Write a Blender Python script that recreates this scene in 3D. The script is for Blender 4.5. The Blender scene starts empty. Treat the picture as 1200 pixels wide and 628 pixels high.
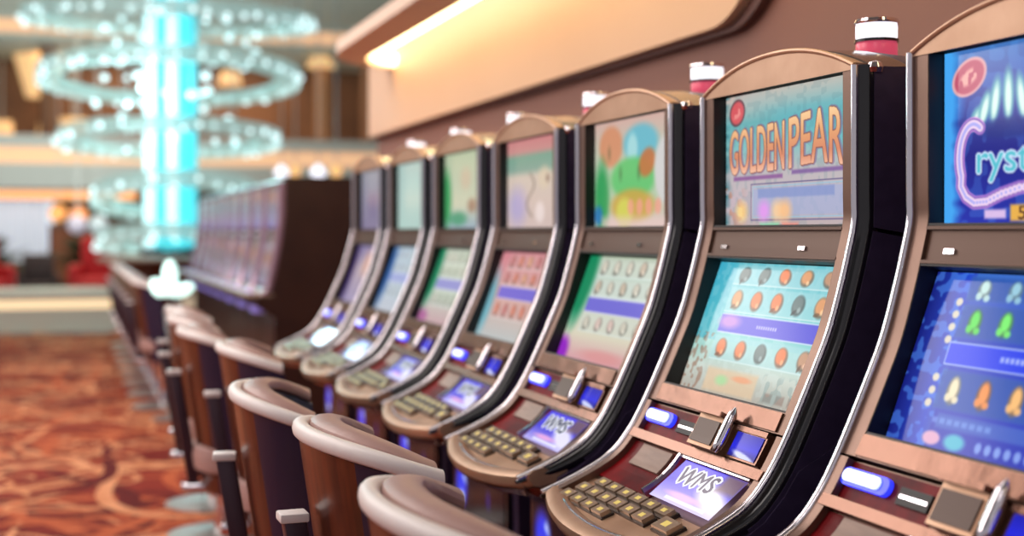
import bpy, bmesh, math, random
import numpy as np
from mathutils import Vector, Matrix
SC=bpy.context.scene
COL=SC.collection
EYE=1.36
R=math.radians
# ------------------------------------------------------------------ materials
def lin(c):
    return tuple(((v/255)/12.92 if v/255<=.04045 else ((v/255+.055)/1.055)**2.4) for v in c[:3])
MATS={}
def mat(name,col,rough=.5,metal=0,emit=None,es=1.0,coat=0,spec=.5,trans=0,alpha=1,noise=None,bump=0,nscale=20,stretch=None):
    if name in MATS: return MATS[name]
    m=bpy.data.materials.new(name); m.use_nodes=True
    nt=m.node_tree; p=nt.nodes['Principled BSDF']
    p.inputs['Base Color'].default_value=(*lin(col),1)
    p.inputs['Roughness'].default_value=rough; p.inputs['Metallic'].default_value=metal
    p.inputs['Coat Weight'].default_value=coat; p.inputs['Coat Roughness'].default_value=.08
    p.inputs['Specular IOR Level'].default_value=spec
    p.inputs['Transmission Weight'].default_value=trans
    p.inputs['Alpha'].default_value=alpha
    if emit:
        p.inputs['Emission Color'].default_value=(*lin(emit),1); p.inputs['Emission Strength'].default_value=es
    if noise or bump:
        tc=nt.nodes.new('ShaderNodeTexCoord'); mp=nt.nodes.new('ShaderNodeMapping')
        nt.links.new(tc.outputs['Object'],mp.inputs[0])
        if stretch: mp.inputs['Scale'].default_value=stretch
        n=nt.nodes.new('ShaderNodeTexNoise'); n.inputs['Scale'].default_value=nscale; n.inputs['Detail'].default_value=4
        nt.links.new(mp.outputs[0],n.inputs['Vector'])
        if noise:
            r=nt.nodes.new('ShaderNodeValToRGB')
            r.color_ramp.elements[0].position=.35; r.color_ramp.elements[1].position=.65
            r.color_ramp.elements[0].color=(*lin(col),1); r.color_ramp.elements[1].color=(*lin(noise),1)
            nt.links.new(n.outputs['Fac'],r.inputs[0]); nt.links.new(r.outputs[0],p.inputs['Base Color'])
        if bump:
            b=nt.nodes.new('ShaderNodeBump'); b.inputs['Strength'].default_value=bump; b.inputs['Distance'].default_value=.01
            nt.links.new(n.outputs['Fac'],b.inputs['Height']); nt.links.new(b.outputs[0],p.inputs['Normal'])
    MATS[name]=m; return m
def screen_mat():
    m=bpy.data.materials.new('lit_screen'); m.use_nodes=True
    nt=m.node_tree; p=nt.nodes['Principled BSDF']
    a=nt.nodes.new('ShaderNodeVertexColor'); a.layer_name='art'
    p.inputs['Base Color'].default_value=(.01,.01,.012,1); p.inputs['Roughness'].default_value=.12; p.inputs['Specular IOR Level'].default_value=.10
    nt.links.new(a.outputs[0],p.inputs['Emission Color']); p.inputs['Emission Strength'].default_value=1.05
    return m
M_SCREEN=screen_mat()
M_TAN=mat('bronze_metal',(206,170,142),.40,.6,noise=(184,146,118),nscale=6)
M_RAIL=mat('brown_bronze',(132,104,90),.34,.7,noise=(120,94,80),nscale=6)
M_TAN2=mat('bronze_bar',(84,60,48),.38,.55)
M_COPPER=mat('copper_trim',(132,96,80),.24,.85,bump=.2,nscale=9)
M_CHROME=mat('polished_chrome',(235,230,236),.10,1.0)
M_BLACK=mat('black_gloss',(14,11,16),.16,.0,coat=.6)
M_SIDE=mat('purple_black_laminate',(60,48,78),.40,.0,noise=(52,41,69),nscale=30)
M_DARK=mat('dark_plastic',(14,11,12),.5)
M_RED=mat('red_panel',(130,8,18),.5,.0,coat=.04,noise=(84,6,14),nscale=14,spec=.1)
M_PLAC=mat('grey_placard',(128,104,92),.45,.2,noise=(150,124,110),nscale=8,stretch=(1,1,8))
M_KEY=mat('key_cap',(186,164,142),.22,.6)
M_KEYR=mat('key_surround',(48,36,34),.4,.3)
M_KEYG=mat('key_glyph',(240,220,120),.4,0,emit=(240,214,110),es=.12)
M_WHITEL=mat('white_lit_plastic',(240,240,245),.3,0,emit=(245,245,255),es=1.2)
M_PINKL=mat('pink_lit_plastic',(200,70,90),.3,0,emit=(215,80,110),es=.6)
M_PILL=mat('blue_white_lamp',(200,215,255),.3,0,emit=(186,198,255),es=1.8)
M_PILLB=mat('blue_lamp_edge',(40,60,230),.3,0,emit=(40,50,235),es=1.6)
M_LENS=mat('cyan_glass_lens',(168,190,196),.08,.7)
M_GREYM=mat('dark_grille',(70,52,44),.35,.5)
M_WOOD=mat('brown_veneer',(100,48,26),.30,.0,coat=.2,noise=(66,32,20),nscale=5,stretch=(6,6,.5))
M_SHELLIN=mat('navy_leather',(32,32,62),.34,coat=.15)
M_CREAM=mat('cream_leather',(240,234,232),.42,bump=.1,nscale=40)
M_PINKLE=mat('mauve_leather',(176,142,136),.40,bump=.1,nscale=40)
M_DISC=mat('brushed_steel',(150,146,142),.34,.6)

# ------------------------------------------------------------------ object helpers
def mesh_from(bm,name,mats,smooth=False,angle=None):
    me=bpy.data.meshes.new(name); bm.normal_update(); bm.to_mesh(me); bm.free()
    for m in (mats if isinstance(mats,(list,tuple)) else [mats]): me.materials.append(m)
    if smooth:
        for p in me.polygons: p.use_smooth=True
        try: me.set_sharp_from_angle(angle=R(angle or 35))
        except Exception: pass
    return me
def link(name,me,parent=None,loc=None,rz=0,**tags):
    o=bpy.data.objects.new(name,me); COL.objects.link(o)
    if parent is not None: o.parent=parent
    if loc is not None: o.location=loc
    if rz: o.rotation_euler=(0,0,rz)
    for k,v in tags.items(): o[k]=v
    return o
def obj(name,bm,mats,parent=None,smooth=False,loc=None,rz=0,angle=None,**tags):
    return link(name,mesh_from(bm,name,mats,smooth,angle),parent,loc,rz,**tags)
def thing(name,label,cat,loc,rz=0,group=None):
    o=link(name,None,None,loc,rz,label=label,category=cat)
    if group: o['group']=group
    return o
def bm_new(): return bmesh.new()
def box(bm,x0,x1,y0,y1,z0,z1,mi=0,bev=0):
    v=[bm.verts.new(p) for p in [(x0,y0,z0),(x1,y0,z0),(x1,y1,z0),(x0,y1,z0),(x0,y0,z1),(x1,y0,z1),(x1,y1,z1),(x0,y1,z1)]]
    fs=[bm.faces.new([v[i] for i in q]) for q in [(3,2,1,0),(4,5,6,7),(0,1,5,4),(1,2,6,5),(2,3,7,6),(3,0,4,7)]]
    for f_ in fs: f_.material_index=mi
    if bev:
        es=list({e for f_ in fs for e in f_.edges})
        r=bmesh.ops.bevel(bm,geom=es,offset=bev,segments=2,affect='EDGES',profile=.5)
        for f_ in r['faces']: f_.material_index=mi
def loft(bm,rings,closed=True,caps=True,mi=0):
    V=[[bm.verts.new(p) for p in r] for r in rings]
    n=len(V[0])
    for i in range(len(V)-1):
        for j in range(n if closed else n-1):
            k=(j+1)%n
            try:
                f_=bm.faces.new([V[i][j],V[i][k],V[i+1][k],V[i+1][j]]); f_.material_index=mi
            except ValueError: pass
    if caps and closed:
        for r,rev in ((V[0],True),(V[-1],False)):
            try:
                f_=bm.faces.new(list(reversed(r)) if rev else r); f_.material_index=mi
            except ValueError: pass
    return V
def lathe(bm,prof,cx=0,cy=0,n=24,mi=0):
    rings=[[(cx+r*math.cos(2*math.pi*i/n),cy+r*math.sin(2*math.pi*i/n),z) for i in range(n)] for r,z in prof]
    loft(bm,rings,True,True,mi)
def tube(bm,pts,r,n=8,mi=0):
    rings=[]
    for i,p in enumerate(pts):
        a=Vector(pts[max(i-1,0)]);b=Vector(pts[min(i+1,len(pts)-1)])
        t=(b-a).normalized(); up=Vector((0,1,0)) if abs(t.y)<.9 else Vector((0,0,1))
        u=t.cross(up).normalized(); v=t.cross(u)
        rr=r[i] if isinstance(r,(list,tuple)) else r
        rings.append([tuple(Vector(p)+rr*(math.cos(2*math.pi*k/n)*u+math.sin(2*math.pi*k/n)*v)) for k in range(n)])
    loft(bm,rings,True,True,mi)
def prism_x(bm,poly,x0,x1,mi=0):   # poly in (y,z), extruded along x
    loft(bm,[[(x0,y,z) for y,z in poly],[(x1,y,z) for y,z in poly]],True,True,mi)
def prism_y(bm,poly,y0,y1,mi=0):   # poly in (x,z), extruded along y
    loft(bm,[[(x,y0,z) for x,z in poly],[(x,y1,z) for x,z in poly]],True,True,mi)
def fixn(bm): bmesh.ops.recalc_face_normals(bm,faces=bm.faces[:])
def uvsphere(bm,c,r,n=8,mi=0):
    prof=[(max(r*math.sin(math.pi*i/n),1e-4),c[2]-r*math.cos(math.pi*i/n)) for i in range(n+1)]
    lathe(bm,prof,c[0],c[1],n+2,mi)

# ------------------------------------------------------------------ screen painting (a picture on a lit display, stored per vertex)
_txt={}
def text_tris(s):
    if s in _txt: return _txt[s]
    cu=bpy.data.curves.new('t','FONT'); cu.body=s; cu.resolution_u=4
    o=bpy.data.objects.new('t',cu); COL.objects.link(o)
    bpy.context.view_layer.update()
    me=o.evaluated_get(bpy.context.evaluated_depsgraph_get()).to_mesh()
    me.calc_loop_triangles()
    V=np.array([v.co[:2] for v in me.vertices]); T=np.array([t.vertices[:] for t in me.loop_triangles])
    mn,mx=V.min(0),V.max(0); V=(V-mn)/(mx-mn); V[:,1]=1-V[:,1]
    bpy.data.objects.remove(o); bpy.data.curves.remove(cu)
    _txt[s]=(V,T); return _txt[s]
class Canvas:
    def __init__(s,W,H,col,asp=1.6):
        s.W,s.H,s.asp=W,H,asp
        s.a=np.zeros((H,W,3))+np.array(col,float)
        s.U,s.V=np.meshgrid((np.arange(W)+.5)/W,(np.arange(H)+.5)/H)
    def mix(s,m,col):
        m=np.clip(m,0,1)[...,None]; s.a=s.a*(1-m)+np.array(col,float)*m
    def grad(s,pts,al=1,axis='v',mask=None):
        x=s.V if axis=='v' else s.U
        c=np.stack([np.interp(x,[p[0] for p in pts],[p[1][k] for p in pts]) for k in range(3)],-1)
        m=np.clip((np.ones_like(x)*al if mask is None else mask*al),0,1)[...,None]
        s.a=s.a*(1-m)+c*m
    def m_rect(s,u0,v0,u1,v1,soft=.004):
        d=np.minimum(np.minimum(s.U-u0,u1-s.U),np.minimum(s.V-v0,v1-s.V)/s.asp*1.0)
        return np.clip(d/soft+.5,0,1)
    def rect(s,u0,v0,u1,v1,col,al=1,soft=.004): s.mix(s.m_rect(u0,v0,u1,v1,soft)*al,col)
    def frame(s,u0,v0,u1,v1,col,w=.006,al=1):
        s.mix((s.m_rect(u0,v0,u1,v1)-s.m_rect(u0+w,v0+w*s.asp,u1-w,v1-w*s.asp))*al,col)
    def m_ell(s,cu,cv,ru,rv,soft=.15,rot=0):
        du=(s.U-cu); dv=(s.V-cv)/s.asp; c,n=math.cos(rot),math.sin(rot)
        x=(du*c+dv*n)/ru; y=(-du*n+dv*c)/(rv/s.asp)
        return np.clip((1-np.sqrt(x*x+y*y))/soft,0,1)
    def ell(s,cu,cv,ru,rv,col,al=1,soft=.15,rot=0): s.mix(s.m_ell(cu,cv,ru,rv,soft,rot)*al,col)
    def nz(s,seed,fx,fy):
        rg=np.random.RandomState(seed); g=rg.rand(fy+2,fx+2)
        x=s.U*fx; y=s.V*fy; i=x.astype(int); j=y.astype(int); a=x-i; b=y-j
        a=a*a*(3-2*a); b=b*b*(3-2*b)
        return (g[j,i]*(1-a)+g[j,i+1]*a)*(1-b)+(g[j+1,i]*(1-a)+g[j+1,i+1]*a)*b
    def m_text(s,t,u0,v0,u1,v1,warp=None,grow=0):
        V,T=text_tris(t); m=np.zeros((s.H,s.W))
        P=np.empty_like(V); P[:,0]=u0+V[:,0]*(u1-u0); P[:,1]=v0+V[:,1]*(v1-v0)
        if warp is not None: P[:,1]=warp(V[:,0],V[:,1])
        P[:,0]*=s.W; P[:,1]*=s.H
        for t3 in T:
            p=P[t3]; x0=max(int(p[:,0].min())-1,0);x1=min(int(p[:,0].max())+2,s.W);y0=max(int(p[:,1].min())-1,0);y1=min(int(p[:,1].max())+2,s.H)
            if x1<=x0 or y1<=y0: continue
            X,Y=np.meshgrid(np.arange(x0,x1)+.5,np.arange(y0,y1)+.5)
            def e(a,b): return (b[0]-a[0])*(Y-a[1])-(b[1]-a[1])*(X-a[0])
            e0,e1,e2=e(p[0],p[1]),e(p[1],p[2]),e(p[2],p[0])
            ins=((e0>=-.3)&(e1>=-.3)&(e2>=-.3))|((e0<=.3)&(e1<=.3)&(e2<=.3))
            m[y0:y1,x0:x1]=np.maximum(m[y0:y1,x0:x1],ins)
        for _ in range(grow):
            q=m.copy(); q[1:]=np.maximum(q[1:],m[:-1]); q[:-1]=np.maximum(q[:-1],m[1:]); q[:,1:]=np.maximum(q[:,1:],m[:,:-1]); q[:,:-1]=np.maximum(q[:,:-1],m[:,1:]); m=q
        return m
    def blur(s,k=1):
        for _ in range(k):
            b=np.pad(s.a,((1,1),(1,1),(0,0)),'edge')
            s.a=(b[:-2,1:-1]+b[2:,1:-1]+b[1:-1,:-2]+b[1:-1,2:]+2*b[1:-1,1:-1])/6
def art_mesh(name,cv,place):
    W,H=cv.W,cv.H
    gu,gv=np.meshgrid(np.arange(W)/(W-1),np.arange(H)/(H-1))
    P=place(gu.ravel(),gv.ravel())
    me=bpy.data.meshes.new(name)
    i=np.arange(W*H).reshape(H,W)
    q=np.stack([i[:-1,:-1],i[1:,:-1],i[1:,1:],i[:-1,1:]],-1).reshape(-1,4)
    me.vertices.add(W*H); me.vertices.foreach_set('co',P.astype(np.float32).ravel())
    me.loops.add(q.size); me.loops.foreach_set('vertex_index',q.ravel().astype(np.int32))
    me.polygons.add(len(q)); me.polygons.foreach_set('loop_start',(np.arange(len(q))*4).astype(np.int32))
    me.update(calc_edges=True)
    c=np.clip(cv.a/255,0,1); c=np.where(c<=.04045,c/12.92,((c+.055)/1.055)**2.4)
    at=me.color_attributes.new('art','FLOAT_COLOR','POINT')
    at.data.foreach_set('color',np.concatenate([c.reshape(-1,3),np.ones((W*H,1))],1).astype(np.float32).ravel())
    me.materials.append(M_SCREEN); me.validate(); return me

# ------------------------------------------------------------------ machine profile
PR=[(1.365,.36),(1.365,.08),(1.365,.02),(1.352,-.04),(1.335,-.105),(1.312,-.18),(1.282,-.25),(1.245,-.33),(1.215,-.39),(1.185,-.44),(1.144,-.487),(1.08,-.525),(.986,-.565),(.90,-.595)]
SS=[0]
for i in range(1,len(PR)): SS.append(SS[-1]+math.hypot(PR[i][0]-PR[i-1][0],PR[i][1]-PR[i-1][1]))
def prof(S):
    i=max(j for j in range(len(SS)-1) if SS[j]<=max(S,0)) if S>0 else 0
    t=(S-SS[i])/(SS[i+1]-SS[i])
    if i==0: return PR[0][0],PR[0][1]-S
    p0,p1,p2,p3=PR[max(i-1,0)],PR[i],PR[i+1],PR[min(i+2,len(PR)-1)]
    def cr(k): return .5*((2*p1[k])+(-p0[k]+p2[k])*t+(2*p0[k]-5*p1[k]+4*p2[k]-p3[k])*t*t+(-p0[k]+3*p1[k]-3*p2[k]+p3[k])*t**3)
    return cr(0),cr(1)
def pt(S,y,n=0):
    b,h=prof(S)
    b0,h0=prof(max(S-.004,0)); b1,h1=prof(S+.004)
    L=math.hypot(b1-b0,h1-h0); tx,ty=(b1-b0)/L,(h1-h0)/L
    return (b-1.365+n*ty, y, h+EYE-n*tx)
SE=lambda y: 1.130-.048*(y/.31)**2       # bowed front edge of the deck
def slab(bm,y0,y1,S0,S1,n0,n1,ns=None,mi=0,sfun=None,ny=1):
    ns=ns or max(1,int((S1-S0)/.02))
    rings=[]
    for i in range(ns+1):
        S=S0+(S1-S0)*i/ns
        rings.append([pt(S,y0,n0),pt(S,y0,n1),pt(S,y1,n1),pt(S,y1,n0)])
    loft(bm,rings,True,True,mi)
def arcz(y,hw=.31,top=.058,base=.305): return EYE+base+top*(1-(abs(y)/hw)**2.2)

def screen_place(hw,S0,S1,n):
    A=np.array(pt(S0,0,n)); B=np.array(pt(S1,0,n))
    def f_(u,v):
        P=A[None]*(1-v[:,None])+B[None]*v[:,None]; P=P.copy(); P[:,1]=hw*(1-2*u); return P
    return f_

def machine_parts():
    L=[]   # (name, mesh, parent index, label)
    def add(name,bm,mats,par=None,smooth=False,angle=None,label=None):
        fixn(bm); L.append((name,mesh_from(bm,name,mats,smooth,angle),par,label)); return len(L)-1
    # cabinets
    bm=bm_new(); ZS=EYE+.012
    ys=[-.34+.68*i/24 for i in range(25)]
    def rooftop(y): return EYE+.30+.066*(1-(abs(y)/.34)**2.4)
    for x0,x1 in ((.10,.56),):
        rings=[]
        for x in (x0,x0+.03,x1):
            ins=.03 if x==x0 else 0
            rings.append([(x,max(-.34+ins,min(.34-ins,y)),rooftop(y)-(.006 if ins else 0)-.07*(x-.1)) for y in ys]+[(x,.34-ins,ZS),(x,-.34+ins,ZS)])
        loft(bm,rings)
    up=add('upper_cabinet',bm,M_SIDE,smooth=True,angle=30)
    bm=bm_new()
    fr=[pt(S,0,-.10) for S in [.36+.0375*k for k in range(10)]]+[pt(.76,0,-.06)]+[pt(S,0,-.032) for S in (.80,.85,.90,.95,1.0)]
    poly=[(p[0],p[2]) for p in fr]
    poly=[(poly[0][0],EYE+.006)]+poly+[(-.30,EYE-.58),(-.22,EYE-.63),(-.135,EYE-.70),(-.12,.06),(-.08,.06),(-.08,0),(.56,0),(.56,EYE+.006)]
    prism_y(bm,poly,-.34,.34)
    add('lower_cabinet',bm,[M_SIDE],smooth=False)
    # roof lip between crown and cabinet
    bm=bm_new(); rings=[]
    for x in (.03,.101):
        rings.append([(x,y,rooftop(y)-(.004 if x<.05 else 0)) for y in [-.33+.66*i/24 for i in range(25)]]+[(x,.33,EYE+.27),(x,-.33,EYE+.27)])
    loft(bm,rings); add('roof_lip',bm,M_BLACK,smooth=True,angle=30)
    # rounded black edge bands, both sides
    for sd in (1,-1):
        bm=bm_new(); rings=[]
        for k in range(46):
            S=.055+(1.09-.055)*k/45
            w=1-.75*max(0,(S-.90)/.19)**1.5
            r=[pt(S,sd*.308,0.0)]
            for q in range(6):
                a=R(90*q/5); r.append(pt(S,sd*(.312+.022*w*math.sin(a)),-.022*w+.022*w*math.cos(a)))
            r+= [pt(S,sd*(.308+.026*w),-.03*w),pt(S,sd*.306,-.03*w)]
            rings.append(r)
        loft(bm,rings)
        add('edge_band',bm,M_BLACK,smooth=True,angle=50)
        bm=bm_new(); y0,y1=sorted((sd*.310,sd*.336))
        slab(bm,y0,y1,.058,.348,-.11,-.024,4); slab(bm,y0,y1,.354,.93,-.11,-.024,24)
        add('side_panel',bm,M_SIDE)
        bm=bm_new()
        tube(bm,[pt(.055+(1.085-.055)*k/60,sd*.3135,.003) for k in range(61)],.0075,10)
        add('chrome_strip',bm,M_CHROME,smooth=True,angle=80,label='thin chrome strip along the curved edge')
    # bronze frame: side rails, crown
    bm=bm_new()
    for sd in (1,-1):
        a,b=(sd*.268,sd*.309) if sd>0 else (sd*.309,sd*.268)
        slab(bm,a,b,.05,.752,-.05,0,36)
        slab(bm,a+(.012 if sd>0 else 0),b-(0.012 if sd<0 else 0),.757,1.075,-.03,.004,20)
    slab(bm,-.268,.268,.712,.752,-.05,-.001,3)
    fr=add('frame',bm,M_RAIL,smooth=True,angle=30)
    bm=bm_new(); ys=[-.309+.618*i/32 for i in range(33)]
    poly=[(y,arcz(y)) for y in ys]+[(.309,EYE+.298),(-.309,EYE+.298)]
    prism_x(bm,poly,-.002,.03)
    tube(bm,[(-.002,y,arcz(y)) for y in ys],.005,8)
    add('crown',bm,M_TAN,smooth=True,angle=30,label='arched bronze crown')
    # screen recess
    bm=bm_new()
    for S0,S1 in ((.062,.345),(.418,.708)):
        m_=.0
        slab(bm,.266,.270,S0,S1,-.085,-.001); slab(bm,-.270,-.266,S0,S1,-.085,-.001)
        slab(bm,-.27,.27,S0-.004,S0,-.085,-.001,1); slab(bm,-.27,.27,S1,S1+.004,-.085,-.001,1)
        slab(bm,-.27,.27,S0-.002,S1+.002,-.090,-.080)
    add('screen_bezel',bm,M_DARK)
    # bar between screens
    bm=bm_new(); slab(bm,-.268,.268,.350,.414,-.05,-.006,6)
    slab(bm,-.268,.268,.350,.356,-.006,.001,1); slab(bm,-.268,.268,.408,.414,-.006,.001,1)
    bar=add('centre_bar',bm,M_TAN2)
    for y in (.20,-.13):
        bm=bm_new(); slab(bm,y-.013,y+.013,.388,.396,-.007,-.002,1)
        add('latch',bm,M_CHROME,bar)
    # copper lower trim
    bm=bm_new(); slab(bm,-.266,.266,.714,.749,-.002,.004,4)
    rng=random.Random(3)
    add('copper_trim',bm,M_COPPER,smooth=True,angle=30)
    # console under seam
    bm=bm_new(); slab(bm,-.297,.297,.757,1.075,-.05,-.013,20); add('console',bm,M_RAIL,smooth=True,angle=30)
    bm=bm_new(); slab(bm,.035,.290,.760,.824,-.013,-.009,4); red=add('red_panel',bm,M_RED)
    bm=bm_new(); slab(bm,.012,.290,.851,.962,-.013,-.009,6); add('red_panel',bm,M_RED)
    # ticket slot with lit pill
    bm=bm_new(); 
    rings=[]
    def pill(bm,y0,y1,Sc,hS,n0,n1,mi=0):
        pts=[]
        for k in range(9):
            a=R(-90+180*k/8); pts.append((y1-hS+hS*math.cos(a),Sc+hS*math.sin(a)))
        for k in range(9):
            a=R(90+180*k/8); pts.append((y0+hS+hS*math.cos(a),Sc+hS*math.sin(a)))
        loft(bm,[[pt(S,y,n) for y,S in pts] for n in (n0,n1)],mi=mi)
    pill(bm,.150,.284,.787,.015,-.012,.000,0); pill(bm,.172,.276,.786,.010,.000,.004,1)
    add('ticket_slot',bm,[M_PILLB,M_PILL],label='blue and white lit slot')
    bm=bm_new(); slab(bm,.045,.125,.778,.806,-.012,-.004,2,0); slab(bm,.05,.12,.790,.795,-.004,-.003,1,1)
    add('card_reader',bm,[M_DARK,M_CHROME])
    # coin speaker box
    bm=bm_new(); slab(bm,-.105,.0,.752,.826,-.02,.022,5); slab(bm,-.098,-.007,.766,.818,.022,.025,4,1)
    slab(bm,-.105,.0,.745,.756,-.01,.036,2,2)
    add('button_box',bm,[M_TAN,M_GREYM,M_COPPER],label='small copper box with dark face')
    bm=bm_new(); tube(bm,[pt(.728+.1*k/8,-.126,.022) for k in range(9)],[.002,.009,.011,.011,.011,.011,.011,.010,.004],12)
    add('chrome_handle',bm,M_CHROME,smooth=True,angle=60)
    bm=bm_new(); slab(bm,-.262,-.142,.764,.824,-.012,.008,4); slab(bm,-.262,-.142,.757,.768,-.012,.012,1)
    bv=add('bill_slot',bm,M_COPPER)
    L.append(('bill_screen','BILL',bv,None))
    bm=bm_new(); slab(bm,-.297,.297,.828,.849,-.014,.007,2); add('cross_bar',bm,M_COPPER,smooth=True)
    bm=bm_new(); slab(bm,.075,.222,.854,.906,-.010,-.003,4); add('placard',bm,M_PLAC)
    bm=bm_new(); slab(bm,.028,.036,.850,.962,-.012,.006,6); slab(bm,-.262,.028,.850,.854,-.012,.002,1)
    lf=add('display_frame',bm,M_CHROME)
    L.append(('console_display','WMS',lf,None))
    # deck front with bowed lip
    bm=bm_new(); rings=[]
    ysd=[-.325+.65*i/28 for i in range(29)]
    for y in ysd:
        e=SE(min(abs(y),.31)*1.0)-(.02*max(0,(abs(y)-.295)/.03)**2)
        rings.append([pt(.972,y,-.045),pt(.972,y,-.012),pt(1.03,y,-.010),pt(e-.05,y,-.008),pt(e-.04,y,.003),pt(e-.018,y,.007),pt(e-.004,y,.003),pt(e,y,-.008),pt(e-.004,y,-.024),pt(e-.02,y,-.040),pt(e-.06,y,-.052)])
    loft(bm,rings)
    dk=add('deck',bm,M_TAN,smooth=True,angle=40)
    bm=bm_new(); rings=[]
    for y in ysd:
        e=SE(min(abs(y),.31))-(.02*max(0,(abs(y)-.295)/.03)**2)
        rings.append([pt(e-.006,y,-.030),pt(e-.012,y,-.034),pt(e-.03,y,-.060),pt(e-.09,y,-.078),pt(e-.13,y,-.05),pt(e-.05,y,-.04)])
    loft(bm,rings); add('deck_apron',bm,M_COPPER,smooth=True,angle=50,label='copper apron under the deck')
    bm=bm_new(); rings=[]
    for k in range(17):
        y=-.17+.38*k/16; e=SE(y)
        w=.012*math.sin(math.pi*k/16)+.001
        rings.append([pt(e-.036-w,y,-.006),pt(e-.036,y,.0045),pt(e-.036+w,y,.004),pt(e-.036,y,-.01)])
    loft(bm,rings); add('deck_lens',bm,M_LENS,dk,smooth=True,angle=60)
    # keys
    def key(y,S,w,h):
        bm=bm_new(); slab(bm,y-w-.005,y+w+.005,S-h-.003,S+h+.003,-.012,-.005,1,0)
        slab(bm,y-w,y+w,S-h,S+h,-.005,.004,1,1); slab(bm,y-w*.35,y+w*.35,S-h*.45,S+h*.45,.004,.0045,1,2)
        add('key',bm,[M_KEYR,M_KEY,M_KEYG],dk)
    for k in range(6):
        key(.19-.062*k,.984,.0255,.0125)
        key(.222-.0615*k,1.018,.0255,.0125)
    for k in range(4): key(.235-.0615*k,1.051,.0255,.0115)
    key(-.185,1.012,.034,.017)
    # belly panel
    bm=bm_new(); box(bm,-.150,-.125,-.29,.29,EYE-.93,EYE-.71,0); bl=add('belly_frame',bm,M_BLACK)
    L.append(('belly_screen','BELLY',bl,None))
    bm=bm_new(); box(bm,-.18,-.10,-.30,.30,.0,.10,0); add('plinth',bm,M_CHROME)
    # candle lamp
    bm=bm_new(); z=EYE+.347
    lathe(bm,[(.056,z-.03),(.056,z+.004),(.05,z+.014),(.046,z+.018)],.245,0,28)
    ca=add('lamp_base',bm,M_BLACK,smooth=True)
    bm=bm_new(); lathe(bm,[(.041,z+.018),(.043,z+.022),(.043,z+.046),(.041,z+.05)],.245,0,28); add('lamp_tier',bm,M_PINKL,ca,smooth=True,label='pink lit tier')
    bm=bm_new(); lathe(bm,[(.046,z+.05),(.046,z+.056)],.245,0,28); add('lamp_ring',bm,M_BLACK,ca)
    bm=bm_new(); lathe(bm,[(.042,z+.056),(.043,z+.06),(.043,z+.084),(.042,z+.088)],.245,0,28); add('lamp_tier',bm,M_WHITEL,ca,smooth=True,label='white lit tier')
    bm=bm_new(); lathe(bm,[(.046,z+.088),(.047,z+.092),(.044,z+.098),(.01,z+.1)],.245,0,28); add('lamp_cap',bm,M_CHROME,ca,smooth=True)
    # little crystal at the shoulder
    bm=bm_new(); lathe(bm,[(.004,EYE+.286),(.014,EYE+.291),(.016,EYE+.300),(.012,EYE+.309),(.003,EYE+.312)],.03,-.328,12)
    add('corner_stud',bm,M_CHROME,smooth=True)
    return L

# ------------------------------------------------------------------ artwork
def cv_wms():
    c=Canvas(150,90,(120,80,60),1.6)
    c.grad([(0,(86,74,228)),(.5,(66,54,214)),(1,(190,180,240))])
    c.ell(.80,.62,.42,.30,(236,232,255),.95,.5,rot=.5); c.ell(.45,.78,.36,.10,(236,170,226),.9,.6)
    c.rect(.22,.86,.86,.93,(245,245,255),.8,.02); c.rect(.72,.0,1,.40,(118,84,70),.75,.08)
    m=c.m_text('WMS',.12,.14,.68,.52,grow=5); c.mix(m,(238,240,250))
    m=c.m_text('WMS',.12,.14,.68,.52,grow=1); c.mix(m,(34,30,80)); return c
def cv_bill():
    c=Canvas(30,20,(20,28,190)); c.grad([(0,(20,26,170)),(.6,(30,34,220)),(1,(16,16,120))]); c.ell(.6,.92,.55,.16,(220,228,255),.9,.4,rot=.2); return c
def cv_belly():
    c=Canvas(60,24,(5,5,14),3); c.ell(.16,.5,.15,.42,(40,60,240),.95,.5); c.mix((c.nz(4,12,6)>.6)*(c.m_ell(.16,.5,.13,.35,.4)),(190,205,255)); c.ell(.7,.5,.05,.2,(30,30,150),.6,.5)
    c.blur(1); return c
def reels(c,rows,icons,u0=.17,u1=.98,banner=(.40,.53),bcol=(92,92,214),cell=(190,215,215),line=(220,235,235),seed=1):
    rg=random.Random(seed); n=5
    for v0,v1 in rows:
        c.rect(u0,v0,u1,v1,cell,.55,.01); c.rect(u0,v1-.008,u1,v1,line,.7)
        for k in range(n):
            cu=u0+(u1-u0)*(k+.5)/n; cvv=(v0+v1)/2
            col=icons[rg.randrange(len(icons))]
            d=tuple(x*.45 for x in col)
            rot=rg.uniform(-.6,.6)
            c.ell(cu,cvv,.052,(v1-v0)*.44,d,.7,.25,rot); c.ell(cu-.006,cvv-.01,.042,(v1-v0)*.37,col,.95,.35,rot)
            c.ell(cu+.012,cvv+.03,.015,(v1-v0)*.14,tuple(min(255,x+50) for x in col),.8,.5)
            if rg.random()<.5: c.ell(cu-.02,cvv+.05,.010,(v1-v0)*.2,d,.6,.3,rot+.8)
    c.rect(u0,banner[0],u1,banner[1],bcol,1,.006); c.rect(u0,banner[0]-.008,u1,banner[0],(225,225,250),.8); c.rect(u0,banner[1],u1,banner[1]+.008,(225,225,250),.8)
    if c.W>200:
        for k in range(9): c.rect(.48+k*.018,banner[0]+.055,.492+k*.018,banner[0]+.078,(225,225,250),.7,.005)
    return c
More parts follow.
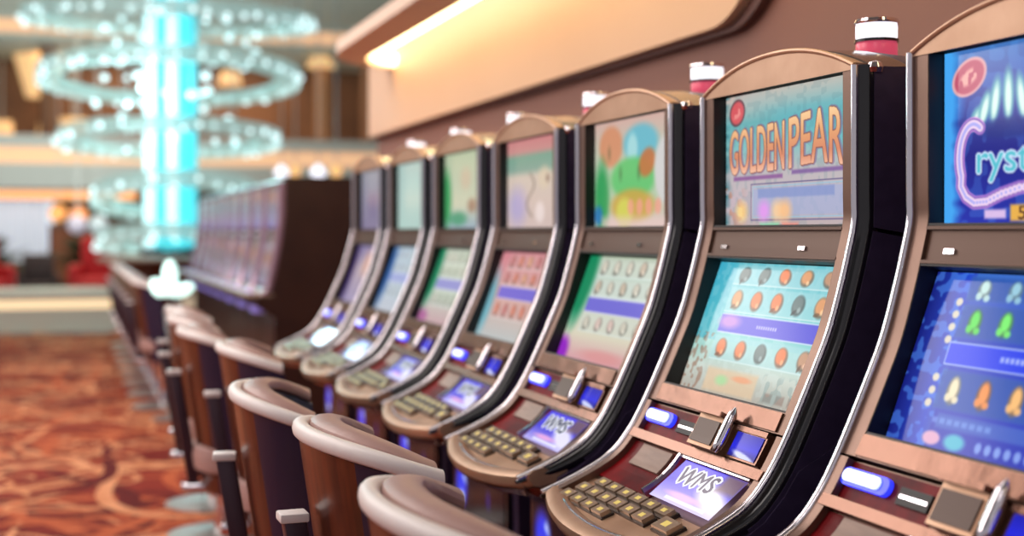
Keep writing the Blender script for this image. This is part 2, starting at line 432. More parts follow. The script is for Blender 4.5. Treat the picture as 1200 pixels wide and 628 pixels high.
def art(i):
    out=[]
    if i==0:      # deep blue crystal game
        c=Canvas(400,250,(16,28,120)); c.grad([(0,(70,120,190)),(.25,(38,62,160)),(.6,(24,30,132)),(1,(34,48,170))])
        c.mix((c.nz(2,30,16)>.55)*.25,(90,160,235))
        e=np.clip(1-c.U/(.07+.05*c.nz(7,1,24)),0,1); c.mix(e*1.6,(70,165,240))
        for k,(u,v,h,r) in enumerate([(.16,.40,.09,-1.0),(.20,.35,.13,-.7),(.25,.31,.16,-.35),(.31,.29,.18,0),(.37,.31,.16,.35),(.42,.35,.13,.7),(.46,.40,.09,1.0)]):
            c.ell(u,v,.032,h,(110,180,190),.95,.4,-r*.45); c.ell(u,v+.01,.018,h*.8,(226,250,240),.95,.5,-r*.45)
        c.ell(.31,.47,.18,.07,(20,40,130),.8,.4)
        c.ell(.125,.16,.092,.105,(236,170,170),.95,.06,-.45); c.ell(.125,.16,.080,.090,(190,84,110),1,.1,-.45)
        c.mix((c.nz(51,70,26)>.5)*c.m_ell(.125,.16,.062,.05,.4,-.45)*.8,(250,196,180))
        # sweeping C with a swoosh tail
        arc=[(.145+.068*math.cos(R(t)),.62+.19*math.sin(R(t))) for t in range(-60,-215,-8)]
        arc+=[(.085,.78),(.11,.84),(.15,.875),(.21,.87),(.28,.83),(.36,.80),(.46,.79),(.56,.81),(.64,.86)]
        for wd,col in ((.034,(226,150,226)),(.027,(60,40,150)),(.022,(244,214,240)),(.009,(170,170,240))):
            for a,b in zip(arc[:-1],arc[1:]):
                for q in range(4):
                    t=q/4; c.ell(a[0]*(1-t)+b[0]*t,a[1]*(1-t)+b[1]*t,wd*.8,wd*1.25,col,1,.25)
        for g,col in ((5,(30,30,130)),(3,(206,226,250)),(0,(86,190,206))):
            c.mix(c.m_text('rystal',.165,.55,.50,.76,grow=g),col)
        c.rect(.20,.915,.30,.965,(236,200,236),.9,.01); c.rect(.32,.89,.42,.98,(240,180,70),.95,.01); c.rect(.45,.915,.55,.965,(236,200,236),.9,.01)
        c.mix(c.m_text('5',.355,.90,.39,.97),(60,30,30)); c.blur(2); out.append(c)
        c=Canvas(400,250,(30,48,170)); c.grad([(0,(60,110,200)),(.3,(40,70,190)),(.6,(36,60,190)),(1,(44,56,176))])
        c.grad([(0,(16,24,110)),(.16,(30,66,200)),(.2,(50,80,190))],.9,'u',(c.U<.2)*1.0)
        c.mix((c.nz(5,36,30)>.62)*(c.U<.2)*.45,(90,160,250))
        for v0,v1,cols in ((.02,.16,[(196,230,226),(150,200,220)]),(.18,.37,[(96,222,90),(120,236,110),(170,215,196)]),(.55,.77,[(240,226,190),(246,150,80),(250,190,120)])):
            c.rect(.18,v0,1,v1,(60,110,190),.5,.01)
            for k in range(5):
                u=.255+.14*k; col=cols[k%len(cols)]
                c.rect(u-.072,v0+.005,u+.072,v1-.005,(44,84,170),.7,.01)
                c.ell(u,(v0+v1)/2,.036,(v1-v0)*.42,tuple(x*.6 for x in col),.9,.3); c.ell(u,(v0+v1)/2-.01,.024,(v1-v0)*.33,col,1,.4); c.ell(u-.018,(v0+v1)/2+.04,.018,.03,col,.9,.4); c.ell(u+.02,(v0+v1)/2+.05,.018,.025,col,.9,.4)
        for k in range(9):
            v=.17+.072*k
            if abs(v-.46)>.07: c.ell(.155,v,.018,.026,(226,214,190),.95,.2)
        c.rect(.17,.40,1,.52,(36,64,232),1,.004); c.frame(.17,.395,1.02,.525,(220,232,255),.004)
        [c.rect(.42+k*.022,.445,.436+k*.022,.475,(220,230,255),.7,.006) for k in range(8)]
        c.rect(.22,.79,1,.87,(80,120,200),.6,.01); [c.rect(.20+k*.035,.815,.225+k*.035,.845,(150,190,250),.5,.008) for k in range(8)]
        c.ell(.22,.93,.05,.045,(240,180,200),.9,.3); c.ell(.33,.93,.06,.055,(90,200,214),.9,.4)
        [c.ell(.44+k*.042,.93,.017,.035,(160,192,250),.75,.35) for k in range(8)]; c.blur(2); out.append(c)
    elif i==1:
        c=Canvas(448,280,(150,190,190)); c.grad([(0,(206,180,170)),(.10,(176,184,178)),(.22,(104,172,176)),(.40,(128,188,188)),(.60,(186,180,182)),(.8,(196,178,186)),(1,(186,170,170))])
        d=np.clip((c.U*.5-c.V+.10)/.14,0,1)*(c.U>.0); c.mix(d*.55*np.clip(c.U*2,0,1),(92,178,190))
        c.mix(np.clip((.16-c.V)*6,0,1)*np.clip((c.U-.1)*3,0,1)*.7,(214,190,176))
        c.mix((c.nz(3,40,24)>.6)*.16,(90,130,140))
        c.mix(np.clip(1-c.U/.05,0,1)*(c.nz(8,3,30)*1.2),(60,120,130))
        wp=lambda x,y:(.335-.05*np.sin(np.pi*x)+.06*(1-np.abs(2*x-1)**.5)*0)+y*(.36+.03*np.sin(np.pi*x))
        def word(t,u0,u1,w):
            sh=c.m_text(t,u0+.008,0,u1+.008,1,w,grow=5); c.mix(sh*.6,(130,100,140))
            dk=c.m_text(t,u0,0,u1,1,w,grow=3); c.mix(dk*.85,(140,84,66))
            m=c.m_text(t,u0,0,u1,1,w,grow=1); c.grad([(.22,(244,200,150)),(.36,(226,160,112)),(.48,(214,136,104)),(.60,(244,190,160))],1,'v',m)
        word('GOLDEN',.035,.49,lambda x,y:.27-.03*x+y*(.33+.02*x))
        word('PEARL',.53,1.0,lambda x,y:.235-.04*np.sin(np.pi*x)+y*(.35+.03*x))
        c.rect(.07,.62,.48,.65,(136,84,146),.85,.01); c.rect(.55,.60,.98,.63,(120,84,150),.8,.01)
        c.ell(.10,.13,.075,.105,(90,50,60),.8,.08,-.5); c.ell(.10,.13,.066,.092,(212,90,96),1,.2,-.5); c.mix((c.nz(52,60,26)>.5)*c.m_ell(.10,.13,.05,.05,.4,-.5)*.6,(245,170,160))
        c.rect(.24,.72,.92,.92,(160,172,210),.7,.01); c.frame(.22,.68,.95,.955,(96,86,130),.005); c.frame(.235,.70,.935,.935,(150,190,214),.005)
        c.rect(.28,.72,.86,.79,(120,138,196),.6,.01)
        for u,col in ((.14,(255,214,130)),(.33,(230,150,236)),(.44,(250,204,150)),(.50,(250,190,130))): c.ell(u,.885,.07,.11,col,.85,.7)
        c.mix((c.nz(11,24,30)>.58)*(np.clip(1-c.U/.2,0,1))*(c.V>.7)*.6,(196,120,90))
        c.rect(.30,.975,.45,1,(120,230,170),.8,.02); c.rect(.48,.975,.60,1,(250,130,110),.8,.02)
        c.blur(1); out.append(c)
        c=Canvas(448,280,(120,200,206)); c.grad([(0,(70,176,200)),(.35,(96,196,200)),(.55,(140,208,200)),(.8,(196,206,196)),(1,(176,170,160))])
        c.grad([(0,(50,160,190)),(.14,(80,180,200)),(.2,(130,200,206))],.6,'u',(c.V<.6)*1.0)
        c.mix((c.nz(21,50,30)>.55)*(c.U<.16)*(c.V>.55)*.6,(150,110,90)); c.mix((c.nz(22,40,24)>.6)*.15,(220,240,240))
        reels(c,[(.02,.17),(.19,.38),(.56,.74)],[(226,160,110),(240,130,80),(150,190,190),(196,150,120),(110,130,130)],cell=(168,214,220),seed=5)
        c.ell(.25,.45,.12,.07,(230,160,214),.7,.6)
        c.rect(.20,.80,.62,.97,(226,196,160),.75,.02); c.ell(.34,.88,.07,.05,(150,230,160),.6,.6); c.ell(.5,.85,.10,.03,(240,160,120),.7,.5)
        for k in range(3): c.rect(.70+.09*k,.90,.76+.09*k,.96,(150,130,120),.7,.01)
        c.mix((c.nz(53,40,20)>.55)*c.m_rect(.66,.78,.95,.97,.02)*.35,(120,150,150)); c.blur(1); out.append(c)
    else:
        W,H=160,100
        c=Canvas(W,H,(200,190,180)); d=Canvas(W,H,(200,200,196))
        if i==2:
            c.grad([(0,(206,170,160)),(.3,(186,190,170)),(.7,(176,196,166)),(1,(214,186,180))])
            c.ell(.22,.24,.18,.22,(206,140,104),.95,.25); c.ell(.60,.24,.25,.20,(96,180,200),.9,.3); c.ell(.50,.28,.08,.17,(166,214,216),.9,.4)
            c.ell(.10,.72,.13,.45,(40,150,80),.9,.5); c.ell(.50,.55,.32,.22,(96,190,110),.95,.25); c.ell(.68,.42,.12,.14,(190,110,60),.9,.3,-.4)
            c.ell(.92,.50,.17,.34,(206,204,204),.95,.2); c.ell(.5,.80,.32,.18,(196,160,70),.9,.3); c.ell(.40,.86,.13,.17,(206,206,90),.9,.4)
            c.ell(.05,.88,.08,.12,(40,110,190),.8,.5); [c.ell(.48+k*.11,.81,.045,.085,(232,156,136),.8,.3,.2*(k%2)) for k in range(5)]; c.rect(.1,.90,1,1,(224,196,190),.7,.05)
            for u,v in ((.2,.3),(.35,.5),(.58,.5)): c.ell(u,v,.03,.1,(60,80,50),.4,.7)
            d.grad([(0,(176,190,166)),(.3,(188,206,196)),(.75,(212,206,184)),(1,(206,150,160))]); reels(d,[(.02,.2),(.22,.38),(.56,.72)],[(206,200,184),(196,180,160),(214,190,180)],cell=(204,210,200),seed=8,bcol=(110,104,206))
            d.ell(.05,.25,.15,.55,(10,130,84),.95,.5); d.ell(.03,.93,.13,.18,(140,30,190),.95,.5); d.ell(.6,.92,.4,.08,(214,140,140),.7,.6)
        elif i==3:
            c.grad([(0,(200,130,130)),(.14,(196,140,136)),(.2,(120,160,140)),(.34,(130,160,146)),(.42,(206,190,176)),(1,(206,184,178))]); c.ell(.2,.75,.25,.3,(170,160,206),.8,.7)
            for k in range(14): c.ell(.45+.07*math.sin(k*.5),.40+.035*k,.02,.03,(120,104,90),.7,.5)
            c.ell(.7,.45,.14,.16,(214,196,170),.8,.5); c.ell(.76,.46,.04,.06,(130,100,90),.7,.5); c.ell(.62,.82,.10,.14,(230,214,210),.9,.4)
            d.grad([(0,(206,130,140)),(.3,(210,150,150)),(.5,(206,160,150)),(.75,(196,180,174)),(1,(184,190,190))]); reels(d,[(.02,.2),(.22,.38),(.56,.76)],[(214,130,110),(196,120,120),(220,160,130)],cell=(206,160,156),seed=9,bcol=(116,104,204))
            d.ell(.03,.6,.14,.5,(90,170,190),.8,.6)
        elif i==4:
            c.grad([(0,(176,190,160)),(.7,(196,200,176)),(1,(150,170,184))]); c.ell(.05,.6,.16,.5,(50,150,84),.9,.5); c.ell(.35,.86,.3,.12,(70,150,110),.8,.5); c.ell(.7,.7,.14,.12,(150,110,90),.7,.5); c.ell(.55,.35,.2,.2,(206,176,150),.6,.6)
            d.grad([(0,(190,200,180)),(.6,(196,206,190)),(1,(196,160,166))]); reels(d,[(.02,.2),(.22,.38),(.56,.76)],[(196,196,180),(180,190,170)],cell=(200,208,196),seed=10,bcol=(150,150,206)); d.ell(.04,.3,.16,.6,(20,124,84),.95,.5); d.ell(.08,.92,.2,.12,(170,90,150),.8,.5)
        elif i==5:
            c.grad([(0,(170,196,190)),(1,(176,204,196))]); c.ell(.5,.5,.4,.4,(186,210,200),.7,.6)
            d.grad([(0,(170,190,206)),(1,(190,196,206))]); reels(d,[(.02,.2),(.22,.38),(.56,.76)],[(196,206,214),(180,190,206)],cell=(190,206,214),seed=11,bcol=(160,170,214)); d.ell(.03,.4,.2,.7,(30,80,150),.9,.6)
        else:
            c.grad([(0,(150,150,160)),(.5,(140,136,156)),(1,(130,120,150))]); c.ell(.5,.6,.3,.3,(110,104,140),.6,.6)
            d.grad([(0,(130,120,160)),(.4,(176,160,170)),(1,(150,140,176))]); d.ell(.6,.3,.14,.3,(226,176,150),.9,.6); d.ell(.05,.5,.18,.7,(50,30,90),.9,.6)
        c.blur(2); d.blur(1); out=[c,d]
    return out

PARTS=machine_parts()
PL_UP=screen_place(.264,.062,.344,-.030); PL_LO=screen_place(.264,.420,.706,-.036)
ME_W=art_mesh('console_display',cv_wms(),screen_place(.132,.856,.960,-.002))
ME_W.transform(Matrix.Translation((0,-.126,.0)))
ME_B=art_mesh('bill_screen',cv_bill(),screen_place(.052,.770,.820,.0095)); ME_B.transform(Matrix.Translation((0,-.202,0)))
ME_BL=art_mesh('belly_screen',cv_belly(),lambda u,v:np.stack([np.full_like(u,-.153),.27*(1-2*u),EYE-.72-.2*v],-1))
GR='slot machines in the near bank'
LAB=['slot machine at the right edge with deep blue crystal artwork on both screens',
 'slot machine whose upper screen reads GOLDEN PEARL over teal and pink',
 'slot machine with green, peach and sky-blue cartoon shapes on its upper screen',
 'slot machine with a pink and green striped upper screen and rosy reels below',
 'slot machine with cream screens edged green, third from the near bank\'s far end',
 'slot machine with plain pale mint upper screen and blue-edged lower one',
 'slot machine with dim lavender-grey screens, farthest of the near bank']
for i in range(7):
    ac=1.69+.80*i
    t=thing('slot_machine',LAB[i],'slot machine',(1.365,ac,0),0,GR)
    made=[]
    for name,me,par,lab in PARTS:
        m={'BILL':ME_B,'WMS':ME_W,'BELLY':ME_BL}.get(me,me) if isinstance(me,str) else me
        o=link(name,m,t if par is None else made[par]); made.append(o)
        if lab: o['label']=lab
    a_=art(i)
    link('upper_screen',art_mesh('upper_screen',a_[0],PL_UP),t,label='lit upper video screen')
    link('lower_screen',art_mesh('lower_screen',a_[1],PL_LO),t,label='lit lower video screen')

# ------------------------------------------------------------------ far bank of machines
M_BR=mat('brown_side_panel',(52,32,26),.35,0,coat=.2,noise=(44,26,22),nscale=6)
M_BRF=mat('mauve_brown_front',(170,140,160),.25,.5)
M_SHELF=mat('pale_shelf',(190,176,160),.35,.2)
M_PURL=mat('violet_lit_strip',(150,140,230),.3,0,emit=(150,136,226),es=.38)
def far_parts():
    L=[]
    def add(name,bm,mats,par=None,smooth=False,label=None):
        fixn(bm); L.append((name,mesh_from(bm,name,mats,smooth),par,label)); return len(L)-1
    E_=EYE; bm=bm_new()
    poly=[(0,E_+.375),(-.01,E_+.36),(.0,E_+.10),(-.03,E_-.12),(-.09,E_-.40),(-.18,E_-.46),(-.18,E_-.52),(-.06,E_-.60),(-.06,0),(.60,0),(.60,E_+.39),(.02,E_+.39)]
    prism_y(bm,poly,-.385,.385); add('cabinet',bm,M_BR)
    bm=bm_new()
    bm.free()
    for sd in (-1,1):
        bm=bm_new()
        pts=[(.0,E_+.36),(-.005,E_+.10),(-.035,E_-.12),(-.095,E_-.40),(-.14,E_-.44)]
        rings=[[(x-.012,sd*.355-.03,z),(x-.03,sd*.355,z),(x-.012,sd*.355+.032,z),(x+.05,sd*.355+.032,z),(x+.02,sd*.355-.03,z)] for x,z in pts]; loft(bm,rings)
        add('edge_trim',bm,M_BRF,smooth=True,label='pinkish bronze edge trim')
    bm=bm_new(); box(bm,-.035,.0,-.33,.33,E_-.03,E_+.0,bev=.006); add('chrome_bar',bm,M_CHROME)
    bm=bm_new(); box(bm,-.26,-.06,-.385,.385,E_-.455,E_-.425,0,.008); sf=add('shelf',bm,M_SHELF)
    for k in range(8):
        bm=bm_new(); box(bm,-.215,-.19,-.28+.07*k,-.235+.07*k,E_-.425,E_-.417); add('button',bm,M_PURL,sf)
    bm=bm_new(); box(bm,-.17,-.06,-.10,.10,E_-.58,E_-.52,0,.01); add('lit_lower_panel',bm,M_PURL)
    bm=bm_new(); box(bm,-.09,-.055,-.33,.33,.0,.09); add('kick_plate',bm,M_CHROME)
    return L
FP=far_parts()
FART=[]
for k in range(3):
    c=Canvas(40,30,(60,50,80)); c.grad([(0,(70,62,74)),(.5,(70,60,82)),(1,(104,90,160))]); c.mix((c.nz(30+k,6,5)>.55)*.7,[(120,116,130),(104,88,130),(96,100,116)][k]); c.blur(2)
    d=Canvas(40,30,(70,56,60)); d.grad([(0,(98,80,76)),(.5,(66,48,56)),(1,(78,66,104))]); d.mix((d.nz(40+k,6,5)>.6)*.6,(150,136,170)); d.blur(2)
    FART.append((art_mesh('upper_screen',c,lambda u,v:np.stack([np.full_like(u,-.022)+0*v,.315*(1-2*u),EYE+.33-.30*v],-1)),
      art_mesh('lower_screen',d,lambda u,v:np.stack([-.028-.075*v,.315*(1-2*u),EYE-.05-.33*v],-1))))
ORD=['nearest','second','third','fourth','fifth','sixth','seventh','eighth','ninth']
for i in range(8):
    t=thing('video_slot_machine',('slot machine nearest us in the brown far bank, its plain dark side in view' if i==0 else 'blurred brown slot machine, %s from the near end of the far bank'%ORD[i]),'slot machine',(1.42,9.98+.80*i,0),0,'slot machines in the far bank')
    made=[]
    for name,me,par,lab in FP:
        o=link(name,me,t if par is None else made[par]); made.append(o)
        if lab: o['label']=lab
    link('upper_screen',FART[i%3][0],t); link('lower_screen',FART[i%3][1],t)

# ------------------------------------------------------------------ chairs
def chair_parts():
    L=[]
    def add(name,bm,mats,par=None,smooth=True,angle=40,label=None):
        fixn(bm); L.append((name,mesh_from(bm,name,mats,smooth,angle),par,label)); return len(L)-1
    NP=33
    def plan(t,grow=0,z=.96):   # t in -1..1 ; local: -x is the back, +x faces the machine
        k=1-.14*(.96-z)/.6
        hw=(.30+grow)*k; dp=(.20+grow)
        a=t*R(88)
        x=-dp*(math.cos(a)**.85)+.0 ; y=hw*math.sin(a)/math.sin(R(88))
        x+=.02+(.96-z)*.15
        return x,y
    def top(t): return .984-.05*abs(t)**2.5
    # wooden shell
    bm=bm_new(); rings=[]
    for i in range(NP):
        t=-1+2*i/(NP-1); r=[]
        zt=top(t)-.028
        zs=[.36+(zt-.36)*k/7 for k in range(8)]
        for z in zs: x,y=plan(t,0,z); r.append((x,y,z))
        for z in reversed(zs): x,y=plan(t,-.018,z); r.append((x,y,z))
        rings.append(r)
    loft(bm,rings)
    for f_ in bm.faces:
        c_=f_.calc_center_median()
        if abs(c_.y)>.215*(1-.14*(.96-c_.z)/.6): f_.material_index=1
    sh=add('back_shell',bm,[M_WOOD,M_SHELLIN])
    # inner upholstery
    bm=bm_new(); rings=[]
    for i in range(NP):
        t=-1+2*i/(NP-1); r=[]
        zt=top(t)-.02; zs=[.50+(zt-.50)*k/7 for k in range(8)]
        for z in zs: x,y=plan(t*.985,-.019,z); r.append((x,y,z))
        for k,z in enumerate(reversed(zs)):
            th=.062+.02*math.sin(math.pi*k/7)
            x,y=plan(t*.985,-.019-th,z); r.append((x,y,z-(.004)))
        rings.append(r)
    loft(bm,rings); add('back_cushion',bm,M_SHELLIN)
    # padded top roll: white outer rim and mauve inner roll
    def roll(g0,g1,zoff,mat_,name,tmax=1.0,rr=.5):
        bm=bm_new(); rings=[]
        for i in range(NP):
            t=(-1+2*i/(NP-1))*tmax; zt=top(t)+zoff; r=[]
            w=(g0-g1)/2; gm=(g0+g1)/2
            for k in range(12):
                a=2*math.pi*k/12
                sx=math.copysign(abs(math.cos(a))**.8,math.cos(a)); sz=math.copysign(abs(math.sin(a))**.8,math.sin(a))
                x,y=plan(t,gm+w*sx,zt); r.append((x,y,zt-.02+w*rr*sz))
            rings.append(r)
        loft(bm,rings); return add(name,bm,mat_)
    roll(.007,-.026,.010,M_CREAM,'rim',1.0,1.0)
    roll(-.028,-.092,.015,M_PINKLE,'head_roll',.99,.55)
    # seat
    bm=bm_new()
    rings=[]
    for z,s in ((.44,.88),(.45,.97),(.50,1),(.535,.97),(.548,.85),(.552,.4)):
        rings.append([(.10+.235*s*math.copysign(abs(math.cos(a))**.7,math.cos(a)),.245*s*math.copysign(abs(math.sin(a))**.7,math.sin(a)),z) for a in [2*math.pi*k/32 for k in range(32)]])
    loft(bm,rings); add('seat',bm,M_PINKLE)
    bm=bm_new(); lathe(bm,[(.16,.40),(.17,.42),(.17,.44)],.06,0,24); lathe(bm,[(.03,.03),(.03,.40)],.06,0,20); lathe(bm,[(.045,.03),(.038,.12),(.036,.12)],.06,0,20)
    add('column',bm,M_CHROME)
    bm=bm_new(); lathe(bm,[(.25,.0),(.25,.008),(.20,.022),(.06,.036),(.04,.04)],.06,0,40); add('base_disc',bm,M_DISC)
    bm=bm_new(); box(bm,-.222,-.178,-.022,.022,.36,.82,0,.005)
    # slant the spine with the back
    for v in bm.verts: v.co.x+=(.82-v.co.z)*.17
    sp=add('back_spine',bm,mat('dark_plum_metal',(66,46,58),.35,.3),label='dark upright bracket on the back')
    bm=bm_new(); box(bm,-.228,-.172,-.026,.026,.808,.826,0,.004); add('spine_cap',bm,M_CREAM,sp,label='cream cap on the bracket')
    bm=bm_new(); box(bm,-.175,.10,-.035,.035,.345,.385,0,.01); add('seat_bracket',bm,M_CHROME)
    return L
CP=chair_parts()
CH=[(1.88,.585,0,'curved wooden swivel chair closest to us, cut by the bottom edge of the photo'),
 (2.62,.605,2,'curved wooden swivel chair in front of the GOLDEN PEARL slot machine'),
 (3.34,.555,-8,'curved wooden swivel chair with blue-black side, in front of the slot machine with green artwork'),
 (4.66,.655,-4,'curved wooden swivel chair partly behind the blue-black sided one, with a mauve inner back'),
 (5.45,.585,0,'fifth wooden swivel chair along the near bank'),
 (6.25,.60,0,'sixth wooden swivel chair along the near bank'),
 (6.98,.64,0,'seventh and farthest wooden swivel chair of the near bank')]
for k in range(8):
    CH.append((11.0+.87*k-.9*(0),.64,0,'blurred wooden swivel chair, %s from the near end of the far bank'%ORD[k]))
for i,(a_,b_,rz,lab) in enumerate(CH):
    t=thing('swivel_chair',lab,'chair',(b_,a_,0),R(rz),'chairs along the near bank' if i<7 else 'chairs along the far bank')
    made=[]
    for name,me,par,l2 in CP:
        o=link(name,me,t if par is None else made[par]); made.append(o)
        if l2: o['label']=l2

# ------------------------------------------------------------------ carpet with scrolls
def carpet_mat(name,c0,c1,sc):
    return mat(name,c0,.85,0,noise=c1,nscale=sc,spec=.2)
bm=bm_new(); rng=random.Random(12)
def quad(x0,x1,y0,y1,z,mi):
    f_=bm.faces.new([bm.verts.new(p) for p in [(x0,y0,z),(x1,y0,z),(x1,y1,z),(x0,y1,z)]]); f_.material_index=mi
quad(-14,6,-4,19.2,0,0)
zc=[.0004]
def ribbon(pts,w,mi):
    zc[0]+=.000004; z=zc[0]; V=[]
    n=len(pts)
    for i,p in enumerate(pts):
        a=pts[max(i-1,0)];b=pts[min(i+1,n-1)]; dx,dy=b[0]-a[0],b[1]-a[1]; L=math.hypot(dx,dy) or 1
        ww=w(i/(n-1)) if callable(w) else w
        V.append((bm.verts.new((p[0]-dy/L*ww,p[1]+dx/L*ww,z)),bm.verts.new((p[0]+dy/L*ww,p[1]-dx/L*ww,z))))
    for i in range(n-1):
        f_=bm.faces.new([V[i][1],V[i+1][1],V[i+1][0],V[i][0]]); f_.material_index=mi
def scroll(x,y,ang,s,flip,mi,w):
    # stem curling into a spiral at its end
    pts=[]; th=ang; px,py=x,y; N=70
    for i in range(N):
        t=i/N
        k=(.35+6.5*t**3.0)*flip/s if t>.35 else (-1.1+4.2*t)*flip*.9/s
        th+=k*(.034*s*1.0); px+=math.cos(th)*.034*s; py+=math.sin(th)*.034*s
        pts.append((px,py))
    ribbon(pts,lambda t:w*(.25+.9*math.sin(math.pi*min(1,t*1.05))**.8)+.004,mi)
    return pts
yy=3.2
while yy<19.0:
    xx=-6.5
    while xx<1.6:
        mi=rng.choice([1,2,2,1,3])
        a0=rng.uniform(0,6.28); s=rng.uniform(.8,1.6)
        p=scroll(xx+rng.uniform(-.2,.2),yy+rng.uniform(-.2,.2),a0,s,rng.choice([-1,1]),mi,rng.uniform(.026,.046))
        q=p[18]; scroll(q[0],q[1],a0+rng.choice([-1.2,1.2]),s*.55,rng.choice([-1,1]),rng.choice([1,2,3]),.02)
        q=p[45]; scroll(q[0],q[1],a0+rng.choice([-2,2]),s*.4,rng.choice([-1,1]),2,.012)
        xx+=.62
    yy+=.50
CM=[carpet_mat('carpet_red',(122,34,24),(142,48,32),3),carpet_mat('carpet_orange',(190,98,60),(176,84,50),6),carpet_mat('carpet_peach',(222,158,116),(206,134,92),6),carpet_mat('carpet_crimson',(98,18,18),(86,14,16),6)]
obj('floor',bm,CM,None,kind='structure',label='red carpet patterned with orange and peach scrolls')
bm=bm_new(); box(bm,-30,20,19.2,60,-.05,.0)
obj('floor_far',bm,mat('pale_marble',(190,186,176),.25,noise=(170,166,156),nscale=1.5),kind='structure')

# ------------------------------------------------------------------ wall behind the machines, bulkhead, cove
M_WALL=mat('mauve_wall',(140,94,78),.6,noise=(134,89,74),nscale=.8)
M_BULK=mat('cream_bulkhead',(224,188,156),.55,noise=(220,183,150),nscale=1)
M_SOFF=mat('beige_soffit',(232,210,190),.6)
bm=bm_new(); box(bm,2.02,2.2,-3,9.25,0,EYE+1.25); obj('wall_right',bm,M_WALL,kind='structure',label='mauve-brown wall behind the machines')
bm=bm_new()
a0,a1,z0,z1,rr=3.62,9.22,EYE+.650,EYE+1.22,.34
pl=[(a1,z0),(a1,z1),(a0+0,z1)]
for k in range(13):
    a=R(180+90*k/12); pl.append((a0+rr+rr*math.cos(a),z0+rr+rr*math.sin(a)))
prism_x(bm,pl,1.95,2.04)
fixn(bm); obj('trim_1',bm,M_BULK,kind='structure',smooth=True,angle=30,label='cream bulkhead panel with rounded corner')
# backing piece whose darker mauve paints the shaded edge of the bulkhead panel
bm=bm_new(); rr2=.38; b0=a0-.09; zz0=z0-.018
pl=[(a1-.02,zz0),(a1-.02,z1),(b0,z1)]
for k in range(13):
    a=R(180+90*k/12); pl.append((b0+rr2+rr2*math.cos(a),zz0+rr2+rr2*math.sin(a)))
prism_x(bm,pl,1.985,2.05); fixn(bm)
obj('trim_2',bm,mat('shaded_edge_mauve',(104,70,62),.5),kind='structure',label='shaded edge of the cream bulkhead, painted darker mauve')
# hanging light trough in front of the bulkhead, rounded far end
def trough_pts(off):
    P=[(1.62-off,-3),(1.62-off,7.9)]
    for k in range(1,13):
        a=R(90*k/12); P.append((1.62-off+ (.36+off)*(1-math.cos(a)),7.9+(.62+off)*math.sin(a)))
    return P
bm=bm_new(); I=trough_pts(-.06); O=trough_pts(.12)
rings=[[(i[0],i[1],EYE+1.04),(o[0],o[1],EYE+1.06),(o[0],o[1],EYE+1.13),(i[0],i[1],EYE+1.10)] for i,o in zip(I,O)]
loft(bm,rings); fixn(bm)
obj('trim_3',bm,M_SOFF,kind='structure',smooth=True,angle=40,label='beige cove trough with curved far end')
bm=bm_new(); Q=trough_pts(-.12)
tube(bm,[(x,y,EYE+1.085) for x,y in Q],.04,10)
o=obj('cove_light',bm,mat('warm_strip_lamp',(255,236,190),.4,0,emit=(255,232,176),es=6),smooth=True,label='warm glowing strip light in the cove above the cream bulkhead',category='light')

# ------------------------------------------------------------------ chandelier
def wpt(x,y,z):      # world point seen at pixel (x,y) at depth z
    t=math.atan(518/1600); c,s=math.cos(t),math.sin(t)
    r=(x-600)/1600*z
    return (z*s+r*c, z*c-r*s, EYE+(272-y)/1600*z)
ZC=20.0; cx,cy,_=wpt(200,272,ZC); PXM=ZC/1600
T=thing('chandelier','huge tiered crystal chandelier with a glowing cyan column','chandelier',(cx,cy,7.2))
def rel(x,y,z): return (x-cx,y-cy,z-7.2)
M_CY=mat('cyan_lit_tube',(60,220,230),.3,0,emit=(90,214,226),es=.8)
M_CW=mat('white_cyan_lit_tube',(220,250,250),.3,0,emit=(206,244,248),es=1.05)
M_GL=mat('frosted_ring_glass',(178,204,200),.35,0,emit=(150,182,178),es=.5,alpha=.6)
M_BULB=mat('crystal_bulb',(235,252,255),.2,0,emit=(214,244,246),es=1.35)
M_WIRE=mat('fine_wire',(190,200,200),.4,.6)
for k in range(12):
    a=2*math.pi*k/12; rr=.30
    bm=bm_new(); x,y=rr*math.cos(a),rr*math.sin(a)
    # right-hand tubes glow cyan, the left-hand ones white
    lathe(bm,[(.075,-5.9-1.36+.0+.0),(.08,-5.85-1.36),(.08,-.05),(.07,0)],x,y,10)
    for v in bm.verts: v.co.z=max(v.co.z,wpt(200,291,ZC)[2]-7.2)
    obj('light_tube',bm,M_CY if (x>.12 or k in (8,10)) else M_CW,T,smooth=True)
bulbs=[]
rings_=[(25,158,14,0),(93,141,27,0),(165,118,17,0),(232,88,20,6),(283,62,10,-14)]
for (yc,hw,hh,dx) in rings_:
    R_=hw*PXM; zc_=EYE+(272-yc)*PXM; nat=(272-yc)/1600.*hw
    tilt=-math.asin(max(-.4,min(.4,(hh-nat)/hw)))
    def ringpt(a,r,dz=0):
        # tilt so that the near side hangs lower
        u=r*math.cos(a); v=r*math.sin(a)
        th=math.atan(518/1600)
        dirx,diry=math.sin(0),1.0
        return (u+dx*PXM, v*math.cos(tilt), zc_-7.2+v*math.sin(tilt)+dz)
    bm=bm_new(); n=56; ringsq=[]
    for k in range(n+1):
        a=2*math.pi*k/n
        ringsq.append([ringpt(a,R_-.20,-.05),ringpt(a,R_+.12,-.09),ringpt(a,R_+.12,.12),ringpt(a,R_-.20,.07)])
    loft(bm,ringsq,True,False); fixn(bm)
    rg=obj('crystal_ring',bm,M_GL,T,smooth=True,angle=50)
    nb=max(18,int(hw/3.2))
    for k in range(nb):
        a=2*math.pi*k/nb+rng.uniform(-.05,.05); p=ringpt(a,R_+.09+rng.uniform(-.03,.03),-.02+rng.uniform(-.05,.05))
        bulbs.append((rg,p))
rng=random.Random(5)
loose=[]
